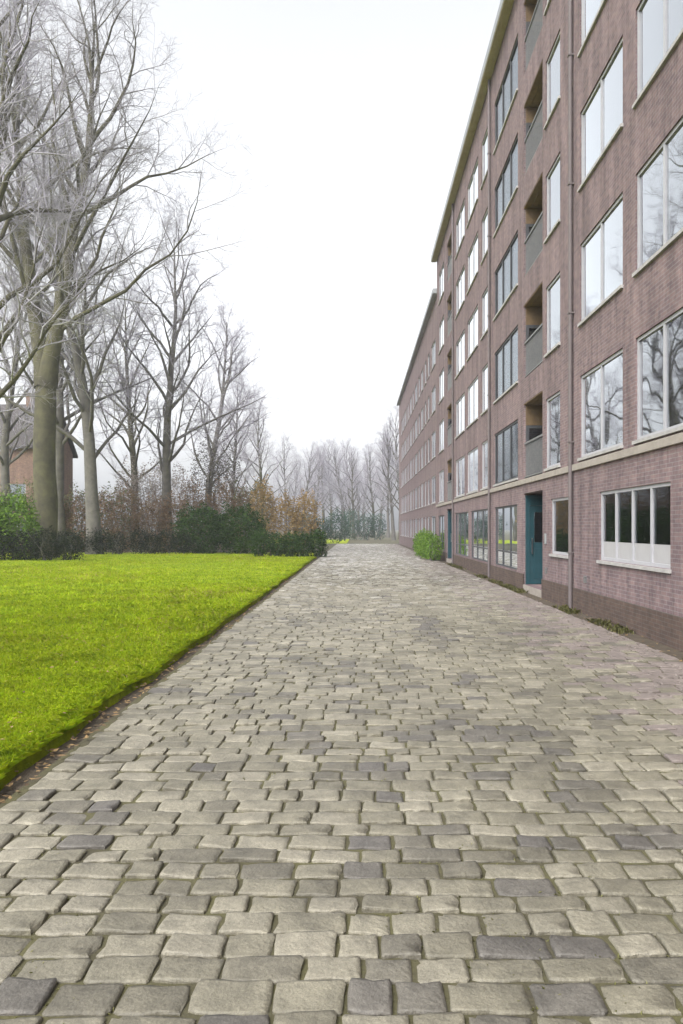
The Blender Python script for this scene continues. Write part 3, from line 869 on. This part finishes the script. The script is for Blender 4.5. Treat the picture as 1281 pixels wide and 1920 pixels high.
def lobes_row(x0, x1, h, depth, n, seed):
    rnd = random.Random(seed); out = []
    for i in range(n):
        x = x0 + (x1 - x0) * (i + .5) / n + rnd.uniform(-.2, .2)
        hh = h * rnd.uniform(.82, 1.08)
        out.append((x, rnd.uniform(-.3, .3), hh * .5, (x1 - x0) / n * .72, depth / 2, hh * .52))
    return out

def shr(name, label, cat, px0, px1, y, top, n, size, lm, seed, depth=2.2, nl=None, group=None):
    x0, x1 = X(px0, y), X(px1, y); xc = (x0 + x1) / 2
    nl = nl or max(2, round((x1 - x0) / (top * .7)))
    return shrub(name, label, cat, xc, y, lobes_row(x0 - xc, x1 - xc, top, depth, nl, seed), n, size, lm, seed, group)
shr('laurel_bush', 'bright green leafy bush at the left picture edge beyond the lawn', 'bush', -45, 66, 42.5, 3.7, 9000, .085, 'GREEN_B', 1)
shr('yew_hedge', 'low blackish green clipped hedge at the back left corner of the lawn', 'hedge', -60, 150, 41.5, 1.75, 14000, .05, 'BLACKG', 2, 1.4, 5)
shr('beech_hedge', 'tall brown leaved hedge behind the lawn, left of the dark green rhododendrons', 'hedge', 85, 350, 56, 4.2, 22000, .075, 'BROWN', 3, 2.6, 6)
shr('dark_hedge', 'low dark hedge in front of the brown leaved hedge along the lawn', 'hedge', 100, 350, 51.5, 1.7, 14000, .055, 'BLACKG', 4, 1.3, 9)
shr('rhododendron', 'broad dark green evergreen bush in the middle of the far lawn edge', 'bush', 338, 480, 53, 3.1, 15000, .085, 'GREEN_D', 5, 3)
shr('brown_thicket', 'tall brown twiggy thicket behind the dark green evergreen bush', 'bush', 340, 470, 60, 5.4, 14000, .07, 'BROWN', 6, 3, 4)
shr('tan_thicket', 'tall pale tan thicket rising behind the brown leaved hedge', 'bush', 225, 352, 72, 8.0, 14000, .085, 'TAN', 16, 3, 4)
shr('ivy_thicket', 'tall grey brown thicket rising left of the olive green tall shrub', 'bush', 362, 448, 68, 9.0, 9000, .075, 'MURK', 17, 3, 2)
shr('olive_shrub', 'olive green tall shrub beside the rusty leaved small tree', 'bush', 440, 508, 66, 5.9, 7000, .08, 'OLIVE', 7, 2.6, 2)
shr('rusty_tree', 'small tree with rusty tan winter leaves beyond the lawn corner', 'tree', 478, 588, 60, 5.0, 11000, .085, 'RUST', 8, 3, 3)
shr('evergreen_shrub', 'low dark evergreen shrub at the far corner of lawn and path', 'bush', 476, 606, 48, 1.75, 9000, .07, 'GREEN_D', 9, 1.6, 5)
shr('green_undergrowth', 'dull green mixed bush in front of the brown house behind the mossy tree', 'bush', -20, 240, 57, 5.2, 14000, .085, 'OLIVE', 10, 3, 4)
shr('conifer_shrub', 'dusky blue green evergreen shrub where the path vanishes, on the left', 'bush', 556, 650, 92, 3.6, 7000, .10, 'TEALG', 12, 3, 3)
shr('conifer_shrub', 'hazy grey green evergreen shrub across the far end of the path', 'bush', 648, 722, 118, 4.4, 6000, .11, 'TEALG', 13, 3, 3)
shrub('boxwood_hedge', 'fresh green hedge at the foot of the brick facade beyond the second entrance', 'hedge', 4.05, 47, [(random.Random(k).uniform(-.12, .1), k * 1.6 - 4.3 + random.Random(k + 9).uniform(-.3, .3), random.Random(k + 3).uniform(.55, .9), .44, random.Random(k + 5).uniform(.7, 1.1), random.Random(k + 7).uniform(.65, 1.0)) for k in range(7)], 12000, .05, 'GREEN_B', 14)

# ------------------------------------------------------------ grass, tufts, fallen leaves
M['blade'] = ramp_attr_mat('grass_blade', [(0, (.17, .27, .008)), (.45, (.32, .44, .012)), (.8, (.44, .51, .02)), (1, (.46, .42, .10))], rough=.7, nvar=.34, nscale=.9, trans=.35, spec=.2)
def blades(name, P, h, w, mt, seed, lean=.6, tone=None):
    rng = np.random.default_rng(seed); n = len(P)
    az = rng.uniform(0, 2 * np.pi, n); dx = np.stack([np.cos(az), np.sin(az), 0 * az], 1); sx = np.stack([-np.sin(az), np.cos(az), 0 * az], 1)
    hh = (h * rng.uniform(.5, 1.3, n))[:, None]; ww = (w * rng.uniform(.7, 1.3, n))[:, None]; le = (lean * rng.uniform(.1, 1.2, n))[:, None]
    up = np.array([0, 0, 1.0])
    mid = P + dx * hh * le * .3 + up * hh * .6
    tip = P + dx * hh * le + up * hh * (1 - .35 * le)
    V = np.stack([P - sx * ww, P + sx * ww, mid + sx * ww * .7, tip, mid - sx * ww * .7], 1).reshape(-1, 3)
    me = bpy.data.meshes.new(name); me.vertices.add(n * 5); me.vertices.foreach_set('co', V.ravel())
    me.loops.add(n * 5); me.loops.foreach_set('vertex_index', np.arange(n * 5, dtype=np.int32))
    me.polygons.add(n); me.polygons.foreach_set('loop_start', np.arange(0, n * 5, 5, dtype=np.int32)); me.polygons.foreach_set('loop_total', np.full(n, 5, dtype=np.int32))
    me.update(calc_edges=True); me.materials.append(mt)
    attr(me, 'tone', rng.beta(2.4, 2.4, n) if tone is None else tone)
    return me
rng = np.random.default_rng(77)
def lawn_pts(n, y0, y1, p=2.0):
    uu = rng.random(n); yy = y0 * (y1 / y0) ** uu
    xl = np.maximum(-.47 * yy - .6, -30)
    xe = np.array([lawn_edge(q) for q in yy])
    xx = xe - rng.random(n) * np.maximum(xe - xl, .01)
    zz = np.array([lawn_z(a_, b_) for a_, b_ in zip(xx, yy)])
    ok = xl < xe
    return np.stack([xx, yy, zz - .005], 1)[ok]
Pn = lawn_pts(125000, 4.2, 51)
sc = np.clip(Pn[:, 1] / 9, .75, 3.2)
pt_ = np.array([noise.noise((a_ * .22, b_ * .16, 4.4)) + .5 * noise.noise((a_ * .9, b_ * .7, 8.8)) for a_, b_ in zip(Pn[:, 0], Pn[:, 1])])
gt = np.clip(rng.beta(2.6, 2.6, len(Pn)) + .42 * pt_, 0, 1)
gh = np.clip(1 + .5 * pt_, .6, 1.5)
o = put(bpy.data.objects.new('grass', blades('grass', Pn, .05 * gh * np.clip(sc, .8, 1.6), .0032 * sc, M['blade'], 5, .9, gt))); tag(o, 'bright yellow green lawn grass left of the path', 'grass', kind='stuff')
# longer overhanging grass along the cut edge
n = 9000
ye = 4.0 * (46 / 4.0) ** rng.random(n); xe = np.array([lawn_edge(q) for q in ye]) - np.abs(rng.normal(0, .045, n)) + .01
Pe = np.stack([xe, ye, np.full(n, .03)], 1)
o = put(bpy.data.objects.new('edge_grass', blades('edge_grass', Pe, .085, .003 * np.clip(ye / 8, .8, 3), M['blade'], 6, 1.1))); tag(o, 'ragged longer grass along the cut edge of the lawn', 'grass', kind='stuff')
# moss and weeds at the foot of the facade and in the joints
M['weed'] = ramp_attr_mat('weeds', [(0, (.10, .105, .03)), (.5, (.19, .19, .07)), (1, (.27, .26, .11))], rough=.8, nvar=.2, nscale=2, trans=.3)
n = 5000
yw = 7 * (60 / 7) ** rng.random(n); clump = np.array([noise.noise((q * .7, 5.5, 0)) for q in yw])
ok = clump > .02
Pw = np.stack([XR + .03 + rng.random(n) * .3, yw, np.full(n, -.03)], 1)[ok]
o = put(bpy.data.objects.new('weeds', blades('weeds', Pw, .10, .005, M['weed'], 8, 1.0))); tag(o, 'dull green weeds along the foot of the brick facade', 'weeds', kind='stuff')
n = 16000
yj = 2.4 * (30 / 2.4) ** rng.random(n); xj = rng.uniform(XL, XR, n)
ok = np.array([noise.noise((a_ * .8, b_ * .8, 9.1)) > .05 for a_, b_ in zip(xj, yj)])
Pj = np.stack([xj, yj, np.full(n, -.02)], 1)[ok]
o = put(bpy.data.objects.new('joint_moss', blades('joint_moss', Pj, .022, .004, M['weed'], 9, 1.0))); tag(o, 'mossy growth in the joints of the paving stones', 'moss', kind='stuff')
M['litter'] = ramp_attr_mat('leaf_litter', [(0, (.07, .045, .025)), (.5, (.15, .095, .045)), (1, (.24, .16, .07))], rough=.7, nvar=.2, nscale=20)
n = 900
yl = 3.5 * (40 / 3.5) ** rng.random(n)
xl = np.where(rng.random(n) < .7, -2.35 + rng.normal(0, .07, n), XR + .1 + rng.normal(0, .12, n))
az = rng.uniform(0, 6.28, n); s = rng.uniform(.018, .04, n)
n2 = 420                                         # strays on the lawn
y2 = 5 * (40 / 5) ** rng.random(n2); x2 = -2.6 - rng.random(n2) ** 1.3 * np.minimum(.45 * y2, 16)
yl = np.concatenate([yl, y2]); xl = np.concatenate([xl, x2]); n += n2
az = rng.uniform(0, 6.28, n); s = rng.uniform(.018, .04, n)
V = []; F = []
for i in range(n):
    ca, sa = math.cos(az[i]) * s[i], math.sin(az[i]) * s[i]; z = -.02 if xl[i] < 0 else -.012
    if xl[i] > XL + .0 and xl[i] < XR: z = .012
    if xl[i] < -2.55: z = lawn_z(xl[i], yl[i]) + .03
    b = len(V)
    V += [(xl[i] - ca, yl[i] - sa, z + .004), (xl[i] - sa * .5, yl[i] + ca * .5, z + rng.uniform(.004, .016)), (xl[i] + ca, yl[i] + sa, z + rng.uniform(.003, .02)), (xl[i] + sa * .5, yl[i] - ca * .5, z + rng.uniform(.004, .012))]
    F += [(b, b + 1, b + 2), (b, b + 2, b + 3)]
me = bpy.data.meshes.new('fallen_leaves'); me.from_pydata(V, [], F); me.materials.append(M['litter']); attr(me, 'tone', np.repeat(rng.random(n), 2))
tag(put(bpy.data.objects.new('fallen_leaves', me)), 'brown fallen leaves caught along the path edges', 'leaves', kind='stuff')

# ------------------------------------------------------------ haze
mb = MB(); mb.box(-650, 650, -650, 650, -1.1, 42)
hz = mb.build('haze', []); tag(hz, kind='stuff')
hm = bpy.data.materials.new('haze'); hm.use_nodes = True
hn = hm.node_tree.nodes; hn.remove(hn['Principled BSDF'])
pv = hn.new('ShaderNodeVolumePrincipled'); pv.inputs['Color'].default_value = (.86, .89, .98, 1); pv.inputs['Density'].default_value = HAZE; pv.inputs['Anisotropy'].default_value = .2
hm.node_tree.links.new(pv.outputs[0], hn['Material Output'].inputs['Volume'])
hz.data.materials.append(hm)
